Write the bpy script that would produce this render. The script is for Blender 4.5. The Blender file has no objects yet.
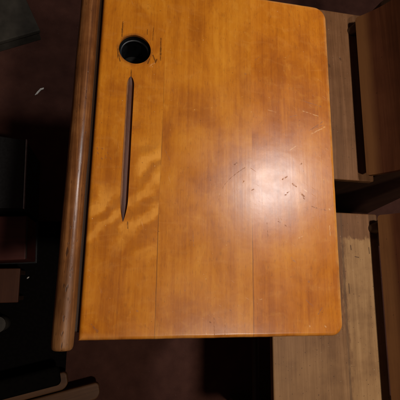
import bpy, bmesh, math, random
from mathutils import Vector, Matrix
random.seed(7)
scene = bpy.context.scene
COL = scene.collection
R_ = math.radians

# ------------------------------------------------------------------ helpers
def link(o, parent=None):
    COL.objects.link(o)
    if parent: o.parent = parent
    return o

def thing(name, label, cat, loc=(0, 0, 0), rz=0, group=None):
    o = bpy.data.objects.new(name, None)
    o.empty_display_size = .05
    o.location = loc; o.rotation_euler = (0, 0, rz)
    o['label'] = label; o['category'] = cat
    if group: o['group'] = group
    return link(o)

def tag(o, label, cat, group=None):
    o['label'] = label; o['category'] = cat
    if group: o['group'] = group
    return o

def obj(name, bm, mat, parent=None, loc=(0, 0, 0), rz=0, smooth=False, angle=None):
    bmesh.ops.recalc_face_normals(bm, faces=bm.faces[:])
    me = bpy.data.meshes.new(name)
    if smooth:
        for f in bm.faces: f.smooth = True
        if angle:
            for e in bm.edges:
                if len(e.link_faces) == 2 and e.calc_face_angle(0) > R_(angle): e.smooth = False
    bm.to_mesh(me); bm.free()
    for m in (mat if isinstance(mat, (list, tuple)) else [mat]): me.materials.append(m)
    o = bpy.data.objects.new(name, me)
    o.location = loc; o.rotation_euler = (0, 0, rz)
    return link(o, parent)

def box(bm, x0, x1, y0, y1, z0, z1, bev=0.0, seg=2):
    r = bmesh.ops.create_cube(bm, size=1)
    vs = r['verts']
    bmesh.ops.scale(bm, verts=vs, vec=(x1-x0, y1-y0, z1-z0))
    bmesh.ops.translate(bm, verts=vs, vec=((x0+x1)/2, (y0+y1)/2, (z0+z1)/2))
    if bev > 0:
        es = list({e for v in vs for e in v.link_edges})
        bmesh.ops.bevel(bm, geom=es, offset=bev, segments=seg, profile=.5, affect='EDGES')
    return bm

def rounded_outline(x0, x1, y0, y1, rads, n=10):
    """rads: bl, br, tr, tl ; counter-clockwise outline"""
    pts = []
    for (cx, cy, r, a0) in ((x0, y0, rads[0], 180), (x1, y0, rads[1], 270), (x1, y1, rads[2], 0), (x0, y1, rads[3], 90)):
        sx = 1 if cx == x0 else -1; sy = 1 if cy == y0 else -1
        ox, oy = cx+sx*r, cy+sy*r
        if r < 1e-6: pts.append((cx, cy)); continue
        for i in range(n+1):
            a = R_(a0+90*i/n)
            pts.append((ox+r*math.cos(a), oy+r*math.sin(a)))
    return pts

def inset_poly(pts, d):
    n = len(pts); out = []
    for i in range(n):
        p0 = Vector(pts[i-1]); p = Vector(pts[i]); p1 = Vector(pts[(i+1) % n])
        a = (p-p0).normalized(); b = (p1-p).normalized()
        na = Vector((-a.y, a.x)); nb = Vector((-b.y, b.x))
        m = (na+nb); m = m/max(.3, m.length_squared)*2 if m.length > 1e-6 else na
        out.append((p.x+m.x*d, p.y+m.y*d))
    return out

def board(bm, pts, z0, z1, r, seg=6, rb=None):
    """flat board with an outline and rounded (bullnose) upper and lower edges"""
    rb = r if rb is None else rb
    prof = []
    for i in range(seg+1):
        a = math.pi/2*i/seg
        prof.append((rb*(1-math.sin(a)), z0+rb*(1-math.cos(a))))
    for i in range(seg+1):
        a = math.pi/2*i/seg
        prof.append((r*(1-math.cos(a)), z1-r*(1-math.sin(a))))
    rings = []
    for ins, z in prof:
        q = inset_poly(pts, ins) if ins > 1e-7 else pts
        rings.append([bm.verts.new((x, y, z)) for x, y in q])
    n = len(pts)
    for a, b in zip(rings, rings[1:]):
        for i in range(n):
            bm.faces.new((a[i], a[(i+1) % n], b[(i+1) % n], b[i]))
    bm.faces.new(rings[-1]); bm.faces.new(list(reversed(rings[0])))
    return bm

def tube(bm, pts, rads, n=20, cap=True):
    pts = [Vector(p) for p in pts]
    rings = []
    for i, p in enumerate(pts):
        t = (pts[min(i+1, len(pts)-1)]-pts[max(i-1, 0)]).normalized()
        u = t.cross(Vector((0, 0, 1)))
        if u.length < 1e-3: u = t.cross(Vector((0, 1, 0)))
        u.normalize(); v = t.cross(u).normalized()
        rings.append([bm.verts.new(p+rads[i]*(math.cos(2*math.pi*k/n)*u+math.sin(2*math.pi*k/n)*v)) for k in range(n)])
    for a, b in zip(rings, rings[1:]):
        for k in range(n):
            bm.faces.new((a[k], a[(k+1) % n], b[(k+1) % n], b[k]))
    if cap:
        bm.faces.new(rings[0]); bm.faces.new(rings[-1])
    return bm

# ------------------------------------------------------------------ node helpers
class NT:
    def __init__(s, name):
        s.m = bpy.data.materials.new(name); s.m.use_nodes = True
        s.t = s.m.node_tree; s.t.nodes.clear()
        s.out = s.n('ShaderNodeOutputMaterial')
        s.b = s.n('ShaderNodeBsdfPrincipled')
        s.t.links.new(s.b.outputs[0], s.out.inputs[0])
        s.co = s.n('ShaderNodeTexCoord').outputs['Object']
    def n(s, typ, **kw):
        nd = s.t.nodes.new(typ)
        for k, v in kw.items(): setattr(nd, k, v)
        return nd
    def set(s, sock, v):
        if isinstance(v, bpy.types.NodeSocket): s.t.links.new(v, sock)
        elif v is not None: sock.default_value = v
    def math(s, op, a, b=None, c=None, clamp=False):
        nd = s.n('ShaderNodeMath', operation=op); nd.use_clamp = clamp
        s.set(nd.inputs[0], a); s.set(nd.inputs[1], b)
        if c is not None: s.set(nd.inputs[2], c)
        return nd.outputs[0]
    def vmath(s, op, a, b=None):
        nd = s.n('ShaderNodeVectorMath', operation=op)
        s.set(nd.inputs[0], a); s.set(nd.inputs[1], b)
        return nd.outputs[0]
    def mapping(s, scale=(1, 1, 1), loc=(0, 0, 0), rot=(0, 0, 0), src=None):
        nd = s.n('ShaderNodeMapping')
        s.set(nd.inputs[0], src or s.co)
        nd.inputs['Scale'].default_value = scale; nd.inputs['Location'].default_value = loc
        nd.inputs['Rotation'].default_value = rot
        return nd.outputs[0]
    def noise(s, vec, scale=1, detail=4, rough=.5, dist=0.0):
        nd = s.n('ShaderNodeTexNoise')
        s.set(nd.inputs['Vector'], vec); nd.inputs['Scale'].default_value = scale
        nd.inputs['Detail'].default_value = detail; nd.inputs['Roughness'].default_value = rough
        nd.inputs['Distortion'].default_value = dist
        return nd.outputs[0]
    def ramp(s, fac, stops, interp='LINEAR'):
        nd = s.n('ShaderNodeValToRGB'); cr = nd.color_ramp; cr.interpolation = interp
        while len(cr.elements) < len(stops): cr.elements.new(.5)
        for e, (p, c) in zip(cr.elements, stops):
            e.position = p; e.color = (c if isinstance(c, (tuple, list)) else (c, c, c)) + ((1,) if not isinstance(c, (tuple, list)) or len(c) == 3 else ())
        s.set(nd.inputs[0], fac)
        return nd.outputs[0]
    def rng(s, v, a, b, c=0.0, d=1.0, smooth=False):
        nd = s.n('ShaderNodeMapRange')
        if smooth: nd.interpolation_type = 'SMOOTHSTEP'
        s.set(nd.inputs[0], v)
        for i, x in enumerate((a, b, c, d)): s.set(nd.inputs[1+i], x)
        return nd.outputs[0]
    def mix(s, fac, a, b, mode='MIX'):
        nd = s.n('ShaderNodeMix', data_type='RGBA', blend_type=mode)
        s.set(nd.inputs[0], fac)
        for sk, v in ((nd.inputs[6], a), (nd.inputs[7], b)):
            if isinstance(v, (tuple, list)): v = tuple(v)+((1,) if len(v) == 3 else ())
            s.set(sk, v)
        return nd.outputs[2]
    def xyz(s, v=None):
        nd = s.n('ShaderNodeSeparateXYZ'); s.set(nd.inputs[0], v or s.co)
        return nd.outputs
    def bump(s, h, strength=.3, dist=.001):
        nd = s.n('ShaderNodeBump'); nd.inputs['Strength'].default_value = strength
        nd.inputs['Distance'].default_value = dist; s.set(nd.inputs['Height'], h)
        s.t.links.new(nd.outputs[0], s.b.inputs['Normal'])
    def fin(s, color, rough, spec=.5, metal=0.0, coat=0.0, coat_rough=.2):
        if isinstance(color, (tuple, list)): color = tuple(color)+((1,) if len(color) == 3 else ())
        s.set(s.b.inputs['Base Color'], color); s.set(s.b.inputs['Roughness'], rough)
        s.set(s.b.inputs['Specular IOR Level'], spec); s.set(s.b.inputs['Metallic'], metal)
        s.set(s.b.inputs['Coat Weight'], coat); s.set(s.b.inputs['Coat Roughness'], coat_rough)
        return s.m

# distance to a short line segment -> mark mask (a node group reused for every scratch and dent)
g = bpy.data.node_groups.new('segment_mark', 'ShaderNodeTree')
for nm, tp in (('P', 'NodeSocketVector'), ('A', 'NodeSocketVector'), ('D', 'NodeSocketVector'), ('InvLen2', 'NodeSocketFloat'), ('Width', 'NodeSocketFloat'), ('Prev', 'NodeSocketFloat')):
    g.interface.new_socket(nm, in_out='INPUT', socket_type=tp)
g.interface.new_socket('Mask', in_out='OUTPUT', socket_type='NodeSocketFloat')
gi = g.nodes.new('NodeGroupInput'); go = g.nodes.new('NodeGroupOutput')
def gv(op, a, b, out=0):
    nd = g.nodes.new('ShaderNodeVectorMath'); nd.operation = op
    g.links.new(a, nd.inputs[0])
    if op == 'SCALE': g.links.new(b, nd.inputs['Scale'])
    elif b is not None: g.links.new(b, nd.inputs[1])
    return nd.outputs['Value'] if op in ('DOT_PRODUCT', 'LENGTH') else nd.outputs[0]
tiny = g.nodes.new('ShaderNodeMath'); tiny.operation = 'MULTIPLY'; tiny.inputs[1].default_value = 1e-9   # keeps the chain sequential
g.links.new(gi.outputs['Prev'], tiny.inputs[0])
ap = gv('SUBTRACT', gv('ADD', gi.outputs['P'], tiny.outputs[0]), gi.outputs['A'])
dt = gv('DOT_PRODUCT', ap, gi.outputs['D'])
mm = g.nodes.new('ShaderNodeMath'); mm.operation = 'MULTIPLY'; mm.use_clamp = True
g.links.new(dt, mm.inputs[0]); g.links.new(gi.outputs['InvLen2'], mm.inputs[1])
pr = gv('SCALE', gi.outputs['D'], mm.outputs[0])
ds = gv('LENGTH', gv('SUBTRACT', ap, pr), None)
mr = g.nodes.new('ShaderNodeMapRange'); mr.interpolation_type = 'SMOOTHSTEP'
g.links.new(ds, mr.inputs[0]); g.links.new(gi.outputs['Width'], mr.inputs[1])
mr.inputs[2].default_value = 0.0; mr.inputs[3].default_value = 0; mr.inputs[4].default_value = 1
mx = g.nodes.new('ShaderNodeMath'); mx.operation = 'MAXIMUM'
g.links.new(mr.outputs[0], mx.inputs[0]); g.links.new(gi.outputs['Prev'], mx.inputs[1])
g.links.new(mx.outputs[0], go.inputs[0])

def marks(N, co2, segs, k=.00085):
    tot = None
    if not segs: return 0.0
    for (x0, y0, x1, y1, w) in segs:
        nd = N.n('ShaderNodeGroup'); nd.node_tree = g
        N.set(nd.inputs['P'], co2)
        nd.inputs['A'].default_value = (x0, y0, 0); dx, dy = x1-x0, y1-y0
        nd.inputs['D'].default_value = (dx, dy, 0)
        nd.inputs['InvLen2'].default_value = 1/max(1e-9, dx*dx+dy*dy)
        nd.inputs['Width'].default_value = max(.0006, w*k*1.75)
        N.set(nd.inputs['Prev'], tot if tot is not None else 0.0)
        tot = nd.outputs[0]
    return tot

DARK = [(.2083,.2249,.1965,.2165,.38),(.1965,.2165,.1860,.2070,.55),(.1860,.2070,.1783,.1975,.45),(.1783,.1975,.1738,.1880,.35),(.1738,.1880,.1708,.1770,.3),(0.1930,0.2282,0.1974,0.2310,1.49),(0.2046,0.2023,0.2067,0.2053,0.81),(0.2904,0.2347,0.2936,0.2373,1.08),(0.2675,0.2137,0.2706,0.2163,1.08),(0.2636,0.2113,0.2652,0.2131,0.94),(0.2793,0.2057,0.2838,0.2023,1.35),(0.2910,0.1925,0.2955,0.1884,1.62),(0.2946,0.1862,0.2961,0.1848,0.94),(0.2698,0.1920,0.2729,0.1943,0.94),(0.2668,0.1892,0.2698,0.1901,0.94),(0.2174,0.1924,0.2204,0.1943,0.81),(0.3071,0.1745,0.3162,0.1717,1.08),(0.3162,0.1717,0.3300,0.1699,0.81),(0.2560,0.1507,0.2582,0.1492,0.94),(0.2655,0.1459,0.2676,0.1446,0.94),(0.2392,0.1478,0.2403,0.1299,0.47),(0.2094,0.3693,0.2103,0.3682,1.35),(0.0138,0.0146,0.0226,0.0065,0.81),(0.0163,0.0123,0.0215,0.0053,0.68),(0.0678,0.0304,0.0684,0.0298,1.35),(0.2972,0.0706,0.2979,0.0695,1.49),(0.2736,0.1010,0.2792,0.0951,1.08),(0.1265,0.0565,0.1272,0.0557,1.08),(0.0070,0.2311,0.0078,0.2291,0.94),(0.0126,0.2233,0.0139,0.2221,0.94),(0.0174,0.2271,0.0182,0.2244,0.94),(0.0123,0.2370,0.0136,0.2357,0.81),(0.0196,0.2321,0.0204,0.2301,0.81),(0.0059,0.2371,0.0067,0.2351,0.81),(0.0239,0.2249,0.0248,0.2229,0.81),(0.2998,0.3354,0.3287,0.3296,0.68),(0.3074,0.2884,0.3308,0.3056,0.81),(0.3157,0.2938,0.3321,0.3002,0.68),(0.2252,0.3933,0.2315,0.3991,0.68),(0.1361,0.1299,0.1373,0.1128,0.47),(0.2925,0.0454,0.3023,0.0376,0.68),(0.3091,0.0272,0.3154,0.0351,0.81),(0.1866,0.0320,0.1879,0.0313,0.94),(0.1603,0.0172,0.1613,0.0167,0.94),(0.0953,0.2414,0.1026,0.2278,0.54),(0.2781,0.3076,0.2893,0.3118,0.68),(0.1655,0.0221,0.1662,-0.0010,0.47),(0.1799,0.0382,0.1800,0.0000,0.34)]
CRACK = [(.0293,.4275,.0290,.4040,1.0),(.0288,.4160,.0291,.4100,1.3),(.0838,.4090,.0842,.3745,1.0),(.0840,.3930,.0842,.3830,1.6),(.0248,.3840,.0250,.3700,1.1),(.0262,.3750,.0285,.3655,1.0),(.0735,.3805,.0772,.3715,1.2),(.0690,.3742,.0668,.3670,1.0),(.0790,.3745,.0772,.3700,1.3),(.0445,.3540,.0449,.3440,1.0),(.0507,.1410,.0512,.1325,.8),(.0640,.4200,.0642,.4120,.6),(.0725,.4250,.0722,.4040,.5)]
LIGHT = [(0.3185,0.0117,0.3199,0.0104,0.94),(0.2962,0.0125,0.2968,0.0114,1.08),(0.2959,0.1994,0.3003,0.1953,0.94),(0.3328,0.1483,0.3330,0.1339,0.68),(0.2992,0.3192,0.3231,0.3137,0.81),(0.3104,0.2839,0.3336,0.2971,0.94),(0.2765,0.2563,0.2860,0.2632,0.68),(0.2275,0.0449,0.2302,0.0462,0.68),(0.1552,0.0063,0.1559,0.0026,0.81),(0.3332,0.1723,0.3341,0.1712,1.22),(0.2441,0.3151,0.2564,0.3132,0.54),(0.2856,0.1289,0.2917,0.1319,0.68),(0.0700,0.3634,0.0755,0.3687,1.08)]

DESK_D, DESK_L, DESK_H = .3395, .5005, .72
HOLE = (.048, .3864, .0222)

# ------------------------------------------------------------------ materials
def near(segs, cell):
    x0, x1, y0, y1 = cell; e = .004
    return [m for m in segs if max(m[0], m[2]) > x0-e and min(m[0], m[2]) < x1+e and max(m[1], m[3]) > y0-e and min(m[1], m[3]) < y1+e]

def mat_desktop(cell):
    """the same varnished maple everywhere; each cell of the top only evaluates the scratches that lie in it"""
    N = NT('varnished_maple')
    x, y, z = N.xyz()
    jit = N.noise(N.co, 260, 2, .5)
    jv = N.n('ShaderNodeTexNoise'); N.set(jv.inputs['Vector'], N.co); jv.inputs['Scale'].default_value = 220; jv.inputs['Detail'].default_value = 2
    off = N.vmath('MULTIPLY', N.vmath('SUBTRACT', jv.outputs['Color'], (.5, .5, .5)), (.0018, .0018, 0))
    flat = N.vmath('MULTIPLY', N.co, (1, 1, 0))
    cj = N.vmath('ADD', flat, off)
    # three glued planks
    wob = N.math('MULTIPLY_ADD', N.noise(N.mapping((1, 9, 1)), 1, 2), .003, -.0015)
    xs = N.math('ADD', x, wob)
    p1 = N.math('GREATER_THAN', xs, .0905); p2 = N.math('GREATER_THAN', xs, .2185)
    pid = N.math('ADD', p1, p2)
    shift = N.n('ShaderNodeCombineXYZ'); N.set(shift.inputs[0], N.math('MULTIPLY', pid, 3.7)); N.set(shift.inputs[1], N.math('MULTIPLY', pid, 1.3))
    pc = N.vmath('ADD', N.co, shift.outputs[0])
    # grain: fine long fibres, broader figure, curl
    fib = N.noise(N.mapping((420, 9, 60), src=pc), 1, 5, .6)
    grain = N.noise(N.mapping((70, 2.6, 12), src=pc), 1, 6, .55, 1.2)
    blotch = N.noise(N.mapping((15, 9, 9), src=pc), 1, 5, .6, .8)
    fleck = N.noise(N.mapping((900, 120, 60), src=pc), 1, 2, .5)
    t = N.math('ADD', N.math('MULTIPLY', grain, .30), N.math('ADD', N.math('MULTIPLY', blotch, .60), N.math('MULTIPLY', fib, .16)))
    col = N.ramp(t, [(.30, (.25, .063, .004)), (.45, (.365, .103, .006)), (.55, (.465, .146, .008)), (.70, (.57, .208, .015))])
    tone = N.ramp(N.math('MULTIPLY', pid, .5), [(0, (.99, .97, .90)), (.25, (1.0, 1.0, 1.0)), (.75, (.98, .93, .93))], 'CONSTANT')
    col = N.mix(1, col, tone, 'MULTIPLY')
    mot = N.noise(N.mapping((46, 30, 20), src=pc), 1, 4, .6, 1.6)
    col = N.mix(N.rng(mot, .52, .76, 0, .19, True), col, (.66, .29, .035))
    col = N.mix(N.rng(mot, .46, .26, 0, .22, True), col, (.20, .052, .006))
    # curly flame figure in the left plank
    wv = N.n('ShaderNodeTexWave', wave_type='BANDS', bands_direction='DIAGONAL')
    N.set(wv.inputs['Vector'], N.mapping((30, -40, 0), rot=(0, 0, .15)))
    wv.inputs['Scale'].default_value = .42; wv.inputs['Distortion'].default_value = 7; wv.inputs['Detail'].default_value = 5
    wv.inputs['Detail Scale'].default_value = 1.2; wv.inputs['Detail Roughness'].default_value = .55
    cy = N.math('SUBTRACT', 1, N.math('MULTIPLY', N.math('ABSOLUTE', N.math('SUBTRACT', y, .148)), 13), clamp=True)
    cyb = N.math('MULTIPLY', N.math('SUBTRACT', 1, N.math('MULTIPLY', N.math('ABSOLUTE', N.math('SUBTRACT', y, .218)), 20), clamp=True), N.rng(x, .050, .066))
    cy = N.math('MAXIMUM', cy, cyb)
    cy2 = N.math('MULTIPLY', N.rng(cy, 0, .8, 0, 1, True), N.rng(blotch, .36, .6, .25, 1, True))
    flame = N.math('MULTIPLY', N.math('MULTIPLY', N.rng(wv.outputs['Fac'], .35, .95, 0, 1, True), cy2), N.math('SUBTRACT', 1, p1))
    col = N.mix(N.math('MULTIPLY', flame, .52), col, (.78, .33, .05))
    fl2 = N.math('MULTIPLY', N.math('MULTIPLY', N.rng(wv.outputs['Fac'], .45, .0, 0, 1, True), cy2), N.math('SUBTRACT', 1, p1))
    col = N.mix(N.math('MULTIPLY', fl2, .40), col, (.24, .062, .008))
    # faint curl elsewhere
    curl = N.noise(N.mapping((34, 95, 10), rot=(0, 0, .35), src=pc), 1, 3, .5, .9)
    col = N.mix(N.math('MULTIPLY', N.rng(curl, .5, .75, 0, 1, True), .10), col, (.66, .30, .07))
    col = N.mix(N.math('MULTIPLY', N.rng(fleck, .58, .76), .34), col, (.14, .045, .010))
    # glue seams, broken
    sb = N.noise(N.mapping((1, 14, 1)), 1, 3)
    s1 = N.math('MULTIPLY', N.rng(N.math('ABSOLUTE', N.math('SUBTRACT', xs, .0905)), .0002, .0009, 1, 0), N.math('MULTIPLY', N.rng(sb, .34, .56, .12, 1), N.rng(y, .37, .28)))
    s2 = N.math('MULTIPLY', N.rng(N.math('ABSOLUTE', N.math('SUBTRACT', xs, .2185)), .0002, .0009, 1, 0), N.math('MULTIPLY', N.rng(sb, .36, .6, .15, 1), N.rng(y, .22, .1)))
    seam = N.math('MAXIMUM', s1, s2)
    col = N.mix(N.math('MULTIPLY', seam, .6), col, (.07, .022, .006))
    # worn dents and scratches
    dk = marks(N, cj, near(DARK, cell)); lt = marks(N, cj, near(LIGHT, cell))
    brk = N.rng(jit, .38, .58, .15, 1)
    dkm = N.math('MULTIPLY', dk, brk)
    col = N.mix(N.math('MULTIPLY', dkm, .52), col, (.11, .030, .009))
    ck = N.math('MULTIPLY', marks(N, N.vmath('ADD', flat, N.vmath('MULTIPLY', off, (.5, .5, .5))), near(CRACK, cell), .0008), N.rng(jit, .3, .5, .55, 1))
    col = N.mix(N.math('MULTIPLY', ck, .78), col, (.022, .009, .005))
    col = N.mix(N.math('MULTIPLY', N.math('MULTIPLY', lt, brk), .5), col, (.75, .45, .20))
    # tiny random specks and hairline scratches
    sp = N.noise(N.co, 420, 1, .4)
    col = N.mix(N.math('MULTIPLY', N.rng(sp, .76, .82), .5), col, (.07, .024, .010))
    sp2 = N.noise(N.mapping((1, 1, 1), loc=(7, 3, 1)), 360, 1, .4)
    col = N.mix(N.math('MULTIPLY', N.rng(sp2, .78, .84), .45), col, (.72, .47, .25))
    hv = N.noise(N.mapping((50, 900, 1), src=N.mapping(rot=(0, 0, .55))), 1, 2, .5, .35)
    hv2 = N.noise(N.mapping((800, 34, 1), src=N.mapping(rot=(0, 0, -.32))), 1, 2, .5, .35)
    hair = N.math('MAXIMUM', N.rng(hv, .72, .80), N.rng(hv2, .72, .80))
    zone = N.noise(N.co, 16, 2, .5)
    hair = N.math('MULTIPLY', hair, N.rng(zone, .5, .62))
    col = N.mix(N.math('MULTIPLY', hair, .18), col, (.68, .40, .18))
    # paler rim on the outer edges, in patches
    rn = N.noise(N.co, 70, 3)
    edge = N.math('MAXIMUM', N.rng(x, .3392, .3452), N.math('MAXIMUM', N.math('MULTIPLY', N.rng(y, .0055, -.001), .35), N.rng(y, .4955, .5005)))
    edge = N.math('MULTIPLY', edge, N.rng(rn, .35, .6, .3, 1))
    col = N.mix(N.math('MULTIPLY', edge, .5), col, (.66, .36, .13))
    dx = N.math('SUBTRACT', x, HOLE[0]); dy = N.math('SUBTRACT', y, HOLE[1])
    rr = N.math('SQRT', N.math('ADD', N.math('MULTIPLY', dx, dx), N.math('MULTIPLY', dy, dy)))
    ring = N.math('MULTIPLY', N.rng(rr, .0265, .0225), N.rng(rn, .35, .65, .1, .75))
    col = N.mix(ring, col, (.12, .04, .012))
    # gloss
    sm = N.noise(N.co, 22, 5, .6)
    ro = N.math('MULTIPLY_ADD', sm, .20, .185)
    ro = N.math('ADD', ro, N.math('MULTIPLY', N.math('MAXIMUM', dkm, hair), .25))
    h = N.math('ADD', N.math('MULTIPLY', fib, .13), N.math('ADD', N.math('MULTIPLY', N.noise(N.co, 17, 3, .5), 1.3), N.math('MULTIPLY', N.noise(N.co, 170, 2, .5), .10)))
    h = N.math('SUBTRACT', h, N.math('MULTIPLY', hair, .3))
    N.bump(h, .35, .0006)
    return N.fin(col, ro, .31)

def mat_wood(name, c0, c1, c2, axis='y', rough=(.35, .2), fine=1.0, spec=.4, wear=None, wear_at=(.55, .75), bump=.3, lit_edge=None, lip=None):
    N = NT(name)
    sc = {'x': (2.5, 60, 60), 'y': (60, 2.5, 60), 'z': (60, 60, 2.5)}[axis]
    sf = {'x': (9, 420, 420), 'y': (420, 9, 420), 'z': (420, 420, 9)}[axis]
    oi = N.n('ShaderNodeObjectInfo')
    rv = N.vmath('ADD', N.co, N.vmath('MULTIPLY', oi.outputs['Random'], (5, 9, 3)))
    gr = N.noise(N.mapping(sc, src=rv), fine, 6, .6, 1.0)
    fb = N.noise(N.mapping(sf, src=rv), fine, 3, .6)
    bl = N.noise(rv, 11, 4, .6)
    t = N.math('ADD', N.math('MULTIPLY', gr, .5), N.math('ADD', N.math('MULTIPLY', fb, .2), N.math('MULTIPLY', bl, .3)))
    col = N.ramp(t, [(.33, c0), (.5, c1), (.68, c2)])
    if wear:
        wn = N.noise(rv, 26, 6, .65)
        col = N.mix(N.rng(wn, wear_at[0], wear_at[1], 0, .8), col, wear)
    if lip:      # lamplight on the groove's left lip, painted lighter in patches
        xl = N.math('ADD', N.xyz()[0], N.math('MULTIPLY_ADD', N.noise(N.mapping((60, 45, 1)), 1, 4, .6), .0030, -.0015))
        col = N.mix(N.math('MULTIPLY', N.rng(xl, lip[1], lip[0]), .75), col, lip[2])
    if lit_edge:      # light on the upturned lower edge of the plank, painted in paler
        zz = N.math('ADD', N.xyz()[2], N.math('MULTIPLY_ADD', gr, .02, -.01))
        col = N.mix(N.math('MULTIPLY', N.rng(zz, lit_edge[1], lit_edge[0]), N.rng(t, .3, .5, .5, .9)), col, lit_edge[2])
    sp = N.noise(rv, 210, 1, .4)
    col = N.mix(N.math('MULTIPLY', N.rng(sp, .765, .83), .6), col, tuple(v*.3 for v in c0))
    ro = N.math('MULTIPLY_ADD', N.noise(rv, 30, 5, .6), rough[1], rough[0])
    N.bump(N.math('ADD', N.math('MULTIPLY', fb, .5), N.noise(rv, 60, 4)), bump, .0006)
    return N.fin(col, ro, spec)

def mat_rail():
    N = NT('worn_rail_wood')
    x, y, z = N.xyz()
    gr = N.noise(N.mapping((150, 4, 150)), 1, 6, .6, .8)
    fb = N.noise(N.mapping((600, 10, 600)), 1, 3, .6)
    bl = N.noise(N.co, 20, 4, .6)
    t = N.math('ADD', N.math('MULTIPLY', gr, .5), N.math('ADD', N.math('MULTIPLY', fb, .2), N.math('MULTIPLY', bl, .3)))
    col = N.ramp(t, [(.36, (.040, .011, .003)), (.5, (.130, .044, .012)), (.64, (.30, .120, .036))])
    # paler and rougher in patches towards the near end
    pale_end = N.math('MULTIPLY', N.rng(y, .12, .0), N.rng(N.noise(N.mapping((60, 14, 60)), 1, 5, .6), .34, .58))
    col = N.mix(N.math('MULTIPLY', pale_end, .45), col, (.25, .115, .038))
    # oblong dents along the crown, dark in the hollows
    dn = N.noise(N.mapping((330, 95, 330), loc=(2, 5, 1)), 1, 1, .4)
    dent = N.math('MULTIPLY', N.rng(dn, .60, .70), N.math('MULTIPLY', N.rng(y, .15, .10), N.rng(N.math('ABSOLUTE', N.math('SUBTRACT', x, -.0175)), .0055, .0025)))
    d2 = N.rng(N.noise(N.mapping((420, 120, 420)), 1, 1, .4), .68, .75)
    dent = N.math('MAXIMUM', dent, N.math('MULTIPLY', d2, .6))
    col = N.mix(N.math('MULTIPLY', dent, .85), col, (.04, .016, .008))
    ro = N.math('MULTIPLY_ADD', N.noise(N.mapping((80, 20, 80)), 1, 5, .65), .26, .17)
    ro = N.math('ADD', ro, N.math('MULTIPLY', pale_end, .22))
    h = N.math('ADD', N.math('MULTIPLY', fb, .4), N.noise(N.mapping((120, 45, 120)), 1, 4))
    N.bump(N.math('SUBTRACT', h, N.math('MULTIPLY', dent, .7)), .4, .0007)
    return N.fin(col, ro, .26)

def mat_seat(name, patch):
    """greyed, thinly varnished seat plank; patch=True: finish worn through to pale wood with a ragged boundary"""
    N = NT(name)
    x, y, z = N.xyz()
    gr = N.noise(N.mapping((70, 3, 20)), 1, 6, .6, 1.0)
    fb = N.noise(N.mapping((420, 10, 60)), 1, 4, .6)
    bl = N.noise(N.co, 14, 5, .6)
    t = N.math('ADD', N.math('MULTIPLY', gr, .45), N.math('ADD', N.math('MULTIPLY', fb, .2), N.math('MULTIPLY', bl, .35)))
    col = N.ramp(t, [(.33, (.11, .046, .018)), (.5, (.18, .078, .031)), (.67, (.265, .122, .053))])
    ro = N.math('MULTIPLY_ADD', bl, .25, .38)
    if patch:
        rag = N.math('MULTIPLY_ADD', N.noise(N.mapping((110, 34, 1)), 1, 5, .65), .034, -.017)
        py_ = N.rng(N.math('ADD', y, rag), PATCH_Y, PATCH_Y-.006)
        px_ = N.math('MAXIMUM', N.rng(N.math('ADD', x, N.math('MULTIPLY', rag, 1.6)), PATCH_X-.009, PATCH_X+.004), N.math('MULTIPLY', N.rng(N.math('ADD', y, rag), .00, -.10), .5))
        pm = N.math('MULTIPLY', py_, px_)
        pm = N.math('MULTIPLY', pm, N.rng(bl, .25, .5, .55, 1))
        pale = N.ramp(t, [(.33, (.24, .120, .047)), (.5, (.355, .188, .075)), (.67, (.46, .26, .11))])
        col = N.mix(N.math('MULTIPLY', pm, .9), col, pale)
        ro = N.math('ADD', ro, N.math('MULTIPLY', pm, .12))
        nm = marks(N, N.vmath('ADD', N.vmath('MULTIPLY', N.co, (1, 1, 0)), (0, 0, 0)), PATCH_MARKS, .0011)
        col = N.mix(N.math('MULTIPLY', nm, .85), col, (.05, .022, .012))
        lj = N.rng(N.math('ABSOLUTE', N.math('SUBTRACT', x, PATCH_X-.004)), .0012, .0035, .45, 0)
        col = N.mix(lj, col, (.10, .055, .03))
    else:
        nm = marks(N, N.vmath('MULTIPLY', N.co, (1, 1, 0)), PLAIN_MARKS, .0024)
        col = N.mix(N.math('MULTIPLY', nm, .6), col, (.05, .022, .012))
    sp = N.noise(N.co, 230, 1, .4)
    col = N.mix(N.math('MULTIPLY', N.rng(sp, .70, .77), .6), col, (.05, .026, .015))
    sp2 = N.noise(N.mapping(loc=(4, 2, 8)), 190, 1, .4)
    col = N.mix(N.math('MULTIPLY', N.rng(sp2, .765, .82), .4), col, (.45, .32, .20))
    x_edge = N.rng(N.noise(N.mapping((90, 8, 1)), 1, 4), .45, .7)
    N.bump(N.math('ADD', N.math('MULTIPLY', fb, .5), N.noise(N.co, 60, 4)), .4, .0006)
    return N.fin(col, ro, .2)

def mat_plain(name, c, rough=.6, spec=.3, metal=0.0, var=.35, scale=40, bump=.2):
    N = NT(name)
    nz = N.noise(N.co, scale, 5, .6)
    col = N.ramp(nz, [(.3, tuple(v*(1-var) for v in c)), (.7, tuple(v*(1+var) for v in c))])
    N.bump(nz, bump, .001)
    return N.fin(col, N.math('MULTIPLY_ADD', nz, .2, rough-.1), spec, metal)

def mat_floor():
    N = NT('dark_red_carpet')
    n1 = N.noise(N.co, 3.2, 5, .6)
    n2 = N.noise(N.co, 22, 4, .6)
    n3 = N.noise(N.co, 520, 2, .6)
    t = N.math('ADD', N.math('MULTIPLY', n1, .4), N.math('ADD', N.math('MULTIPLY', n2, .35), N.math('MULTIPLY', n3, .25)))
    col = N.ramp(t, [(.34, (.042, .016, .012)), (.5, (.072, .028, .020)), (.66, (.105, .042, .029))])
    lint = N.noise(N.co, 150, 1, .4)
    col = N.mix(N.math('MULTIPLY', N.rng(lint, .76, .80), .5), col, (.16, .10, .09))
    N.bump(N.math('ADD', n3, N.math('MULTIPLY', n2, .5)), .5, .004)
    return N.fin(col, .9, .1)

SEAT_Z = .43
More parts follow.
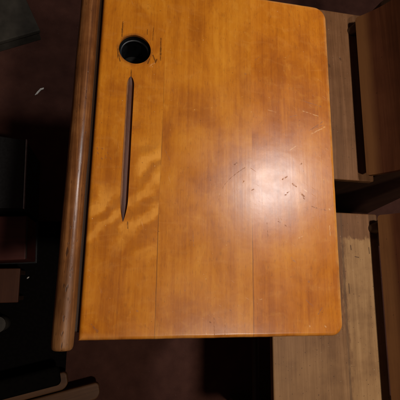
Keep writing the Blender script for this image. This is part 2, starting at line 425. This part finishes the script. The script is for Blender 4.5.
# chair local frame: origin on the floor below the middle of the seat's front edge
CH_FAR = (.306, .5225, 0); CH_NEAR = (.306, .0075, 0)
CH_SCALE = 1
SEAT_D = .2575; SEAT_W = .438
PATCH_Y = .1716-CH_NEAR[1]; PATCH_X = .529-CH_NEAR[0]-.002
PATCH_MARKS = [(.5430-CH_NEAR[0], .1530-CH_NEAR[1], .5437-CH_NEAR[0], .1440-CH_NEAR[1], 1.2),
               (.5875-CH_NEAR[0], .1500-CH_NEAR[1], .5880-CH_NEAR[0], .1370-CH_NEAR[1], 1.0),
               (.5520-CH_NEAR[0], .1290-CH_NEAR[1], .5610-CH_NEAR[0], .1275-CH_NEAR[1], .9),
               (.5330-CH_NEAR[0], .0700-CH_NEAR[1], .5335-CH_NEAR[0], .0500-CH_NEAR[1], .9)]
PLAIN_MARKS = [(.515-CH_FAR[0], .590-CH_FAR[1], .516-CH_FAR[0], .586-CH_FAR[1], 1.2),
               (.5456-CH_FAR[0], .6126-CH_FAR[1], .5466-CH_FAR[0], .6086-CH_FAR[1], 1.1)]

NCX, NCY = 5, 8
CX = [-.02+(.37)*i/NCX for i in range(NCX+1)]; CY = [-.02+.54*j/NCY for j in range(NCY+1)]
M_desks = [mat_desktop((CX[i], CX[i+1], CY[j], CY[j+1])) for j in range(NCY) for i in range(NCX)]
M_desk = M_desks[0]
M_rail = mat_rail()
M_dark = mat_wood('dark_stained_wood', (.030, .014, .007), (.050, .023, .011), (.080, .038, .018), 'y')
M_leg = mat_wood('dark_leg_wood', (.030, .014, .007), (.050, .023, .011), (.080, .038, .018), 'z')
M_groove = mat_wood('groove_wood_lit_lip', (.030, .008, .003), (.062, .017, .006), (.125, .041, .015), 'y', rough=(.33, .25), spec=.22, lip=(.0402, .0420, (.30, .125, .045)), fine=1.6, bump=.6)
M_seat_plain = mat_seat('greyed_seat_wood', False)
M_seat_worn = mat_seat('worn_seat_wood', True)
M_back = mat_wood('red_brown_back_wood', (.040, .011, .004), (.066, .019, .007), (.095, .030, .011), 'y', rough=(.45, .2), spec=.12, lit_edge=(.476, .490, (.15, .058, .018)))
M_black = mat_plain('black_vinyl', (.012, .012, .013), .5, .35, scale=160)
M_hole = mat_plain('ink_black', (.004, .004, .0045), .45, .3, scale=90)
M_matte = mat_plain('matte_black', (.005, .004, .0035), .9, .05, scale=120)  # black of the rack's block and of the added shade sheet
M_rim = mat_plain('dark_glazed_rim', (.010, .010, .011), .38, .4, scale=90)
M_grey = mat_plain('dark_grey_card', (.046, .039, .030), .8, .2, scale=25)
M_trim = mat_plain('dull_aluminium', (.42, .40, .38), .45, .5, .6)
M_red = mat_wood('dark_red_wood', (.055, .010, .007), (.085, .017, .011), (.12, .027, .017), 'x', rough=(.4, .2))
M_crate = mat_wood('brown_crate_wood', (.06, .016, .005), (.09, .026, .009), (.13, .042, .015), 'y', rough=(.5, .2))
M_slat = mat_wood('tan_slat_wood', (.075, .028, .009), (.13, .054, .019), (.20, .09, .034), 'x', rough=(.5, .2))
M_paper = mat_plain('white_paper', (.72, .68, .62), .8, .2)
M_tin = mat_plain('grey_tin', (.07, .062, .052), .5, .4, .3)

# ------------------------------------------------------------------ floor
bm = bmesh.new()
bmesh.ops.create_grid(bm, x_segments=40, y_segments=40, size=8)
fl = obj('floor', bm, mat_floor()); fl['kind'] = 'structure'

# ------------------------------------------------------------------ the school desk
desk = thing('school_desk', 'honey varnished wooden school desk with inkwell hole, pencil groove and rounded rail', 'school desk', (0, 0, 0))
bm = bmesh.new()
def desk_outline():
    pts = rounded_outline(0, DESK_D+.0068, -.0015, DESK_L+.0015, (0, .017, .021, 0), 12)
    out = []
    for i, p in enumerate(pts):
        q = pts[(i+1) % len(pts)]; d = math.hypot(q[0]-p[0], q[1]-p[1])
        m = max(1, int(d/.010)) if p[0]+q[0] > .01 else 1
        for k in range(m):
            x = p[0]+(q[0]-p[0])*k/m; y = p[1]+(q[1]-p[1])*k/m
            y -= .0028*max(0, 1-x/.30)*max(0, 1-y/.1)      # hand-cut: the near edge runs slightly out of square
            w = .00009*(math.sin(x*260+y*190)+math.sin(x*97-y*143+1.3)+.6*math.sin(y*610+x*530))
            if k: x += w; y += w
            out.append((x, y))
    return out
board(bm, desk_outline(), DESK_H-.019, DESK_H, .0055, 7)
top = obj('desktop', bm, M_desk, desk)

def groove_profile(y, y0, y1, wmax):
    t = (y-y0)/(y1-y0)
    e = min(1, t/.15); f = min(1, (1-t)/.07)
    return wmax*min(math.sin(e*math.pi/2)**.85 if e > 0 else 0, math.sin(f*math.pi/2)**.6 if f > 0 else 0)

GX, GY0, GY1, GW = .0447, .1405, .3445, .0050
GU = [-1, -.9, -.75, -.5, -.25, 0, .2, .35, .45, .55, .7, .85, 1]
GD = [0, .12, .25, .43, .60, .75, .86, .94, 1.0, .93, .68, .36, 0]
def groove_ring(y, shrink=0.0, lift=0.0, top=None):
    w = max(.0002, groove_profile(y, GY0, GY1, GW)*(1+.015*math.sin(y*33+1))-shrink)
    x0 = GX
    pts = [(x0+w*u, y, DESK_H+.0001+lift-.80*w*d) for u, d in zip(GU, GD)]
    if top: pts += [(x0+w, y, DESK_H+top), (x0-w, y, DESK_H+top)]
    return pts
def spindle(bm):
    n = 60; rings = []
    for i in range(n+1):
        rings.append([bm.verts.new(p) for p in groove_ring(GY0+(GY1-GY0)*i/n, 0, 0, .004)])
    m = len(rings[0])
    for a, b in zip(rings, rings[1:]):
        for k in range(m): bm.faces.new((a[k], a[(k+1) % m], b[(k+1) % m], b[k]))
    bm.faces.new(rings[0]); bm.faces.new(rings[-1])
    return bm

cut1 = obj('cutter', tube(bmesh.new(), [(HOLE[0], HOLE[1], DESK_H-.05), (HOLE[0], HOLE[1], DESK_H+.05)], [HOLE[2]]*2, 72), M_desk)
cut2 = obj('cutter', spindle(bmesh.new()), M_desk)
for c in (cut1, cut2):
    md = top.modifiers.new('cut', 'BOOLEAN'); md.operation = 'DIFFERENCE'; md.object = c; md.solver = 'EXACT'
bpy.context.view_layer.update()
dg = bpy.context.evaluated_depsgraph_get()
me = bpy.data.meshes.new_from_object(top.evaluated_get(dg))
top.modifiers.clear(); top.data = me
me.materials.clear()
for m in M_desks: me.materials.append(m)
bm = bmesh.new(); bm.from_mesh(me)
for c in CX[1:-1]: bmesh.ops.bisect_plane(bm, geom=bm.verts[:]+bm.edges[:]+bm.faces[:], plane_co=(c, 0, 0), plane_no=(1, 0, 0))
for c in CY[1:-1]: bmesh.ops.bisect_plane(bm, geom=bm.verts[:]+bm.edges[:]+bm.faces[:], plane_co=(0, c, 0), plane_no=(0, 1, 0))
for f in bm.faces:
    p = f.calc_center_bounds()
    i = min(NCX-1, max(0, int((p.x-CX[0])/(CX[1]-CX[0])))); j = min(NCY-1, max(0, int((p.y-CY[0])/(CY[1]-CY[0]))))
    f.material_index = j*NCX+i
bm.to_mesh(me); bm.free()
for c in (cut1, cut2): bpy.data.objects.remove(c)

# the groove's dark lining: lower half of the same spindle, a hair inside the cut
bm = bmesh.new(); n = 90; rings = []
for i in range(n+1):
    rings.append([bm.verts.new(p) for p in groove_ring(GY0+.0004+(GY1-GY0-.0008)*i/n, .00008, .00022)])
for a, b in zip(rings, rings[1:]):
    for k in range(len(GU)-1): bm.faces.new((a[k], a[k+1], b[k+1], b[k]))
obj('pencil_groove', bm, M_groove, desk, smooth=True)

# inkwell: dark cup hung in the hole
bm = bmesh.new()
prof = [(.0218, DESK_H-.0030), (.0216, DESK_H-.0125), (.0211, DESK_H-.0145), (.0209, DESK_H-.055), (.016, DESK_H-.060), (.0005, DESK_H-.060)]
N_ = 64; rings = []
for r, z in prof: rings.append([bm.verts.new((HOLE[0]+r*math.cos(2*math.pi*k/N_), HOLE[1]+r*math.sin(2*math.pi*k/N_), z)) for k in range(N_)])
for a, b in zip(rings, rings[1:]):
    for k in range(N_): bm.faces.new((a[k], a[(k+1) % N_], b[(k+1) % N_], b[k]))
bm.faces.new(rings[-1])
obj('inkwell_cup', bm, M_hole, desk, smooth=True, angle=40)

bm = bmesh.new()
NR, NS = 64, 12; rings = []
for k in range(NR):
    a = 2*math.pi*k/NR
    rings.append([bm.verts.new((HOLE[0]+(.0200+.0016*math.cos(2*math.pi*j/NS))*math.cos(a), HOLE[1]+(.0200+.0016*math.cos(2*math.pi*j/NS))*math.sin(a), DESK_H-.0105+.0016*math.sin(2*math.pi*j/NS))) for j in range(NS)])
for k in range(NR):
    for j in range(NS): bm.faces.new((rings[k][j], rings[(k+1) % NR][j], rings[(k+1) % NR][(j+1) % NS], rings[k][(j+1) % NS]))
obj('cup_rim', bm, M_rim, desk, smooth=True)

# rounded rail along the far edge of the sitter
RX, RZ, RR = -.0175, .7180, .0128
bm = bmesh.new()
pts = []; rd = []
for i in range(7):
    a = math.pi/2*i/6
    pts.append((RX, -.0045+.006*(1-math.sin(a)), RZ)); rd.append(RR*(.55+.45*math.sin(a)) if i else RR*.5)
pts = [(RX, -.0150, RZ), (RX, -.0145, RZ), (RX, -.0130, RZ), (RX, -.010, RZ), (RX, -.006, RZ)]
rd = [RR*.55, RR*.78, RR*.91, RR*.98, RR]
ny = 40
for i in range(1, ny+1):
    y = -.006+(.515+.006)*i/ny
    pts.append((RX+.0002*math.sin(y*31), y, RZ)); rd.append(RR*(1+.012*math.sin(y*57)+.01*math.sin(y*23+1)))
tube(bm, pts, rd, 40)
obj('front_rail', bm, M_rail, desk, smooth=True, angle=60)

# book box, legs and stretchers under the top
bm = bmesh.new()
ZT = DESK_H-.0192
box(bm, .012, .024, .02, DESK_L-.02, .60, ZT, .001)
box(bm, .024, .30, .02, .032, .60, ZT, .001)
box(bm, .024, .30, DESK_L-.032, DESK_L-.02, .60, ZT, .001)
box(bm, .024, .30, .032, DESK_L-.032, .60, .609, .001)
obj('book_box', bm, M_dark, desk)
bm = bmesh.new(); box(bm, -.012, .0118, .004, DESK_L, .690, .7085, .002)
obj('rail_batten', bm, M_dark, desk)
for (lx, ly) in ((.035, .036), (.27, .036), (.035, DESK_L-.068), (.27, DESK_L-.068)):
    bm = bmesh.new(); box(bm, lx, lx+.03, ly, ly+.03, 0, .60, .003)
    obj('leg', bm, M_leg, desk)
for ly in (.043, DESK_L-.061):
    bm = bmesh.new(); box(bm, .065, .27, ly, ly+.016, .14, .18, .002)
    obj('stretcher', bm, M_dark, desk)

# ------------------------------------------------------------------ chairs on the sitter's side
def sheet(bm, prof, y0, y1, th, rad, ncol=14):
    """curved plank: profile in x,z swept along y; rounded corners; thickness th behind the face"""
    P = [Vector((p[0], 0, p[1])) for p in prof]
    # resample (Catmull-Rom)
    pts = []
    for i in range(len(P)-1):
        p0 = P[max(i-1, 0)]; p1 = P[i]; p2 = P[i+1]; p3 = P[min(i+2, len(P)-1)]
        for k in range(10):
            t = k/10
            pts.append(.5*((2*p1)+(p2-p0)*t+(2*p0-5*p1+4*p2-p3)*t*t+(3*p1-p0-3*p2+p3)*t**3))
    pts.append(P[-1])
    s = [0]
    for a, b in zip(pts, pts[1:]): s.append(s[-1]+(b-a).length)
    L = s[-1]; F = []; B = []
    ss = []
    for i, p in enumerate(pts):
        t = (pts[min(i+1, len(pts)-1)]-pts[max(i-1, 0)]).normalized()
        nrm = Vector((t.z, 0, -t.x))              # pointing to +x / downwards = the back
        d = min(s[i], L-s[i]); cut = 0
        if d < rad: cut = rad-math.sqrt(max(0, rad*rad-(rad-d)**2))
        er = .003
        eb = max(0, er-d) if d < er else 0
        rowF = []; rowB = []
        for j in range(ncol+1):
            y = (y0+cut)+((y1-cut)-(y0+cut))*j/ncol
            rowF.append(bm.verts.new(p+Vector((0, y, 0)))); rowB.append(bm.verts.new(p+nrm*th+Vector((0, y, 0))))
        F.append(rowF); B.append(rowB)
    m = len(pts)
    for i in range(m-1):
        for j in range(ncol):
            bm.faces.new((F[i][j], F[i][j+1], F[i+1][j+1], F[i+1][j])); bm.faces.new((B[i][j], B[i+1][j], B[i+1][j+1], B[i][j+1]))
        bm.faces.new((F[i][0], F[i+1][0], B[i+1][0], B[i][0])); bm.faces.new((F[i][ncol], B[i][ncol], B[i+1][ncol], F[i+1][ncol]))
    for j in range(ncol):
        bm.faces.new((F[0][j], B[0][j], B[0][j+1], F[0][j+1])); bm.faces.new((F[-1][j], F[-1][j+1], B[-1][j+1], B[-1][j]))
    es = [e for e in bm.edges if len(e.link_faces) == 2 and e.calc_face_angle(0) > R_(50)]
    bmesh.ops.bevel(bm, geom=es, offset=.0025, segments=2, profile=.5, affect='EDGES')
    return bm

def make_chair(seat_mat, loc, label, bdx=0.0, by=0.0, ext=0.0):
    t = thing('wooden_chair', label, 'chair', loc, 0, 'chairs beside the school desk')
    h = SEAT_W/2; g_ = h+ext
    bm = bmesh.new()
    board(bm, rounded_outline(.05, .05+SEAT_D, -g_, h, (.012, .004, .004, .012), 6), SEAT_Z-.018, SEAT_Z, .003, 4)
    obj('seat', bm, seat_mat, t)
    bm = bmesh.new()
    sheet(bm, [(px+bdx, pz) for px, pz in ((.267, .462), (.286, .486), (.306, .520), (.322, .570), (.334, .640), (.343, .720), (.349, .790))], -g_+.004, h-.036+by, .011, .007)
    obj('backrest', bm, M_back, t, smooth=True, angle=35)
    bm = bmesh.new()
    tube(bm, [(px+bdx, h-.05+by*.6, pz) for px, pz in ((.262, .36), (.270, .405), (.284, .447), (.316, .505), (.336, .570), (.350, .66), (.360, .745))],
         [.013, .0135, .0135, .013, .012, .0115, .011], 18)
    obj('back_post', bm, M_leg, t, smooth=True, angle=60)
    for y in (-g_+.0125, h-.031):                    # solid end panels that carry the seat and rise behind the back
        out = [(.075, 0), (.58, 0), (.52, .24), (.43, .48), (.385+bdx, .74), (.370+bdx, .755), (.345+bdx, .60), (.322+bdx, .530), (.312+bdx, .500), (.3095, SEAT_Z-.0185), (.075, SEAT_Z-.0185)]
        bm = bmesh.new()
        lo_ = [bm.verts.new((px, y, pz)) for px, pz in out]; hi_ = [bm.verts.new((px, y+.018, pz)) for px, pz in out]
        for i in range(len(out)): bm.faces.new((lo_[i], lo_[(i+1) % len(out)], hi_[(i+1) % len(out)], hi_[i]))
        bm.faces.new(lo_); bm.faces.new(hi_)
        bmesh.ops.bevel(bm, geom=bm.edges[:], offset=.002, segments=2, profile=.5, affect='EDGES')
        obj('end_panel', bm, M_leg, t)
    bm = bmesh.new()
    box(bm, .085, .099, -g_+.031, h-.0312, .36, SEAT_Z-.0182, .002); 
    obj('seat_rail', bm, M_dark, t)
    bm = bmesh.new(); box(bm, .29, .302, -g_+.031, h-.0312, .36, SEAT_Z-.0182, .002)
    obj('seat_rail', bm, M_dark, t)
    bm = bmesh.new(); tube(bm, [(.105, -g_+.03, .16), (.105, 0, .16), (.105, h-.03, .16)], [.009, .011, .009], 12)
    obj('stretcher', bm, M_dark, t, smooth=True, angle=60)
    return t
make_chair(M_seat_plain, CH_FAR, 'dark wooden chair with plain grey-brown seat, tucked at the far end of the desk')
make_chair(M_seat_worn, CH_NEAR, 'wooden chair whose seat varnish is worn to a pale patch, at the near desk corner', .019, .028, .075)

# ------------------------------------------------------------------ things in the gloom on the left
def rbox(name, loc, rz, sx, sy, sz, mat, parent=None, bev=.003):
    """box with its corner at the origin, extending to -x and +y"""
    bm = bmesh.new(); box(bm, -sx, 0, 0, sy, 0, sz, bev)
    return obj(name, bm, mat, parent, loc, rz)

t = thing('storage_box', 'dark grey lidded box on the floor at the top left corner', 'box', (-.2391, .8262, 0), R_(27))
rbox('body', (-.004, .004, 0), 0, 0.30, .30, .04, M_grey, t)
rbox('lid', (0, 0, .0402), 0, .308, .308, .016, M_grey, t)

t = thing('black_case', 'flat black case with thin silver edging, left of the desk rail', 'case', (-.197, .2417, 0), R_(3.5))
bm = bmesh.new()
board(bm, [(-.26, 0), (-.0022, 0), (-.0022, .176), (-.26, .215)], 0, .199, .002, 3)
obj('body', bm, M_black, t)
bm = bmesh.new(); box(bm, -.0018, .0010, -.002, .178, .190, .2004, .0004)
obj('metal_edge', bm, M_trim, t)
bm = bmesh.new(); box(bm, -.17, -.09, .06, .074, .1992, .206, .002)
obj('carry_handle', bm, M_black, t)

t = thing('wooden_chest', 'dark red wooden chest with black base, in front of the black case', 'chest', (-.190, .1180, 0), R_(4))
rbox('body', (0, 0, .03), 0, .28, .112, .125, M_red, t)
rbox('base', (.004, -.004, 0), 0, .288, .12, .0298, M_black, t)
bm = bmesh.new(); box(bm, .0002, .0012, .002, .11, .148, .1552, .0003)
obj('edge_strip', bm, M_tin, t)

t = thing('slatted_crate', 'small brown slatted wooden crate below the dark red chest', 'crate', (-.212, .010, .0093), R_(2))
for k in range(3):
    bm = bmesh.new(); box(bm, -.052-.062*k, -.062*k, 0, .088, .070, .080, .002)
    obj('slat', bm, M_crate, t)
for y in (.004, .072):
    bm = bmesh.new(); box(bm, -.174, -.003, y, y+.012, 0, .0698, .002)
    obj('side_board', bm, M_dark, t)

t = thing('tin_can', 'small dull grey tin standing on the floor at the left edge', 'tin', (-.262, -.048, .0093))
bm = bmesh.new(); tube(bm, [(0, 0, 0), (0, 0, .002), (0, 0, .05), (0, 0, .052)], [.019, .020, .020, .0185], 32)
obj('body', bm, M_tin, t, smooth=True, angle=40)
bm = bmesh.new(); tube(bm, [(0, 0, .0521), (0, 0, .0530), (0, 0, .0560)], [.0205, .0210, .0205], 32)
obj('lid', bm, M_tin, t, smooth=True, angle=40)

t = thing('slatted_rack', 'low wooden rack with two round-ended slats at the bottom left corner', 'rack', (-.034, -.20, .008), R_(13))
def slat(x1, yc, L, w, z0, z1):
    bm = bmesh.new()
    board(bm, rounded_outline(x1-L, x1, yc-w/2, yc+w/2, (.002, w*.48, w*.25, .002), 8), z0, z1, .004, 3)
    return bm
obj('slat', slat(-.038, .020, .34, .044, .030, .050), M_slat, t)
obj('slat', slat(.038, -.026, .42, .042, .030, .050), M_slat, t)
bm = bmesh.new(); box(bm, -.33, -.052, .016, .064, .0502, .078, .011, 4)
obj('end_block', bm, M_matte, t)
for x in (-.30, -.09):
    bm = bmesh.new(); box(bm, x, x+.03, -.045, .042, 0, .0298, .002)
    obj('cross_bar', bm, M_dark, t)

t = thing('shade_sheet', 'added black sheet standing in for shade on the floor under the crate and the tin', 'mat', (-.085, -.36, 0), R_(1))  # added dark sheet, stands in for the shade left of the desk
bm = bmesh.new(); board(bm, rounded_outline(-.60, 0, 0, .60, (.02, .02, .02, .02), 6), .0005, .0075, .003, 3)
obj('sheet', bm, M_matte, t)
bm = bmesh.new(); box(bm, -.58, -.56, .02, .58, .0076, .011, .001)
obj('shade_strip', bm, M_matte, t)

def scrap(name, pts, z, label, cat):
    bm = bmesh.new()
    lo = [bm.verts.new((x, y, z)) for x, y in pts]; hi = [bm.verts.new((x, y, z+.0012+.002*abs(math.sin(i*1.7)))) for i, (x, y) in enumerate(pts)]
    n = len(pts)
    for i in range(n): bm.faces.new((lo[i], lo[(i+1) % n], hi[(i+1) % n], hi[i]))
    bm.faces.new(hi); bm.faces.new(list(reversed(lo)))
    return tag(obj(name, bm, M_paper), label, cat)
scrap('paper_scrap', [(-.246, .632), (-.239, .636), (-.229, .651), (-.222, .655), (-.221, .660), (-.231, .656), (-.240, .643)], .004, 'thin white paper scrap on the dark floor below the grey box', 'paper scrap')
scrap('paper_crumb', [(-.212, .071), (-.208, .073), (-.206, .077), (-.209, .077), (-.212, .074)], .0094, 'tiny pale crumb on the black shade sheet beside the brown crate', 'paper scrap')

# ------------------------------------------------------------------ lamp, world, camera
K = 1.65
ld = bpy.data.lights.new('room_lamp', 'POINT')
ld.energy = 25; ld.color = (1.0, .985, .965); ld.shadow_soft_size = .05
lo = bpy.data.objects.new('room_lamp', ld); lo.location = (.2475+.203*K, .198+.134*K, .72+.517*K); COL.objects.link(lo)

l2 = bpy.data.lights.new('second_lamp', 'POINT'); l2.energy = 48; l2.color = (1.0, .90, .78); l2.shadow_soft_size = .06
l2o = bpy.data.objects.new('second_lamp', l2); l2o.location = (.62, -.42, 2.3); COL.objects.link(l2o)

w = bpy.data.worlds.new('World'); scene.world = w; w.use_nodes = True
bg = w.node_tree.nodes['Background']; bg.inputs[0].default_value = (.95, .62, .55, 1); bg.inputs[1].default_value = .035

cam = bpy.data.cameras.new('camera'); cam.sensor_fit = 'HORIZONTAL'; cam.sensor_width = 36; cam.lens = 36; cam.clip_start = .01; cam.clip_end = 100
co = bpy.data.objects.new('camera', cam); COL.objects.link(co)
Rm = Matrix(((.980814, -.055088, -.187), (.015687, .978434, -.205961), (.194313, .199076, .960526)))
co.matrix_world = Matrix.Translation((.04418, .06401, 1.23689)) @ Rm.to_4x4()
cam.dof.use_dof = False
scene.camera = co
scene.view_settings.view_transform = 'Standard'; scene.view_settings.look = 'None'
scene.view_settings.exposure = 0; scene.view_settings.gamma = 1
scene.render.engine = 'CYCLES'
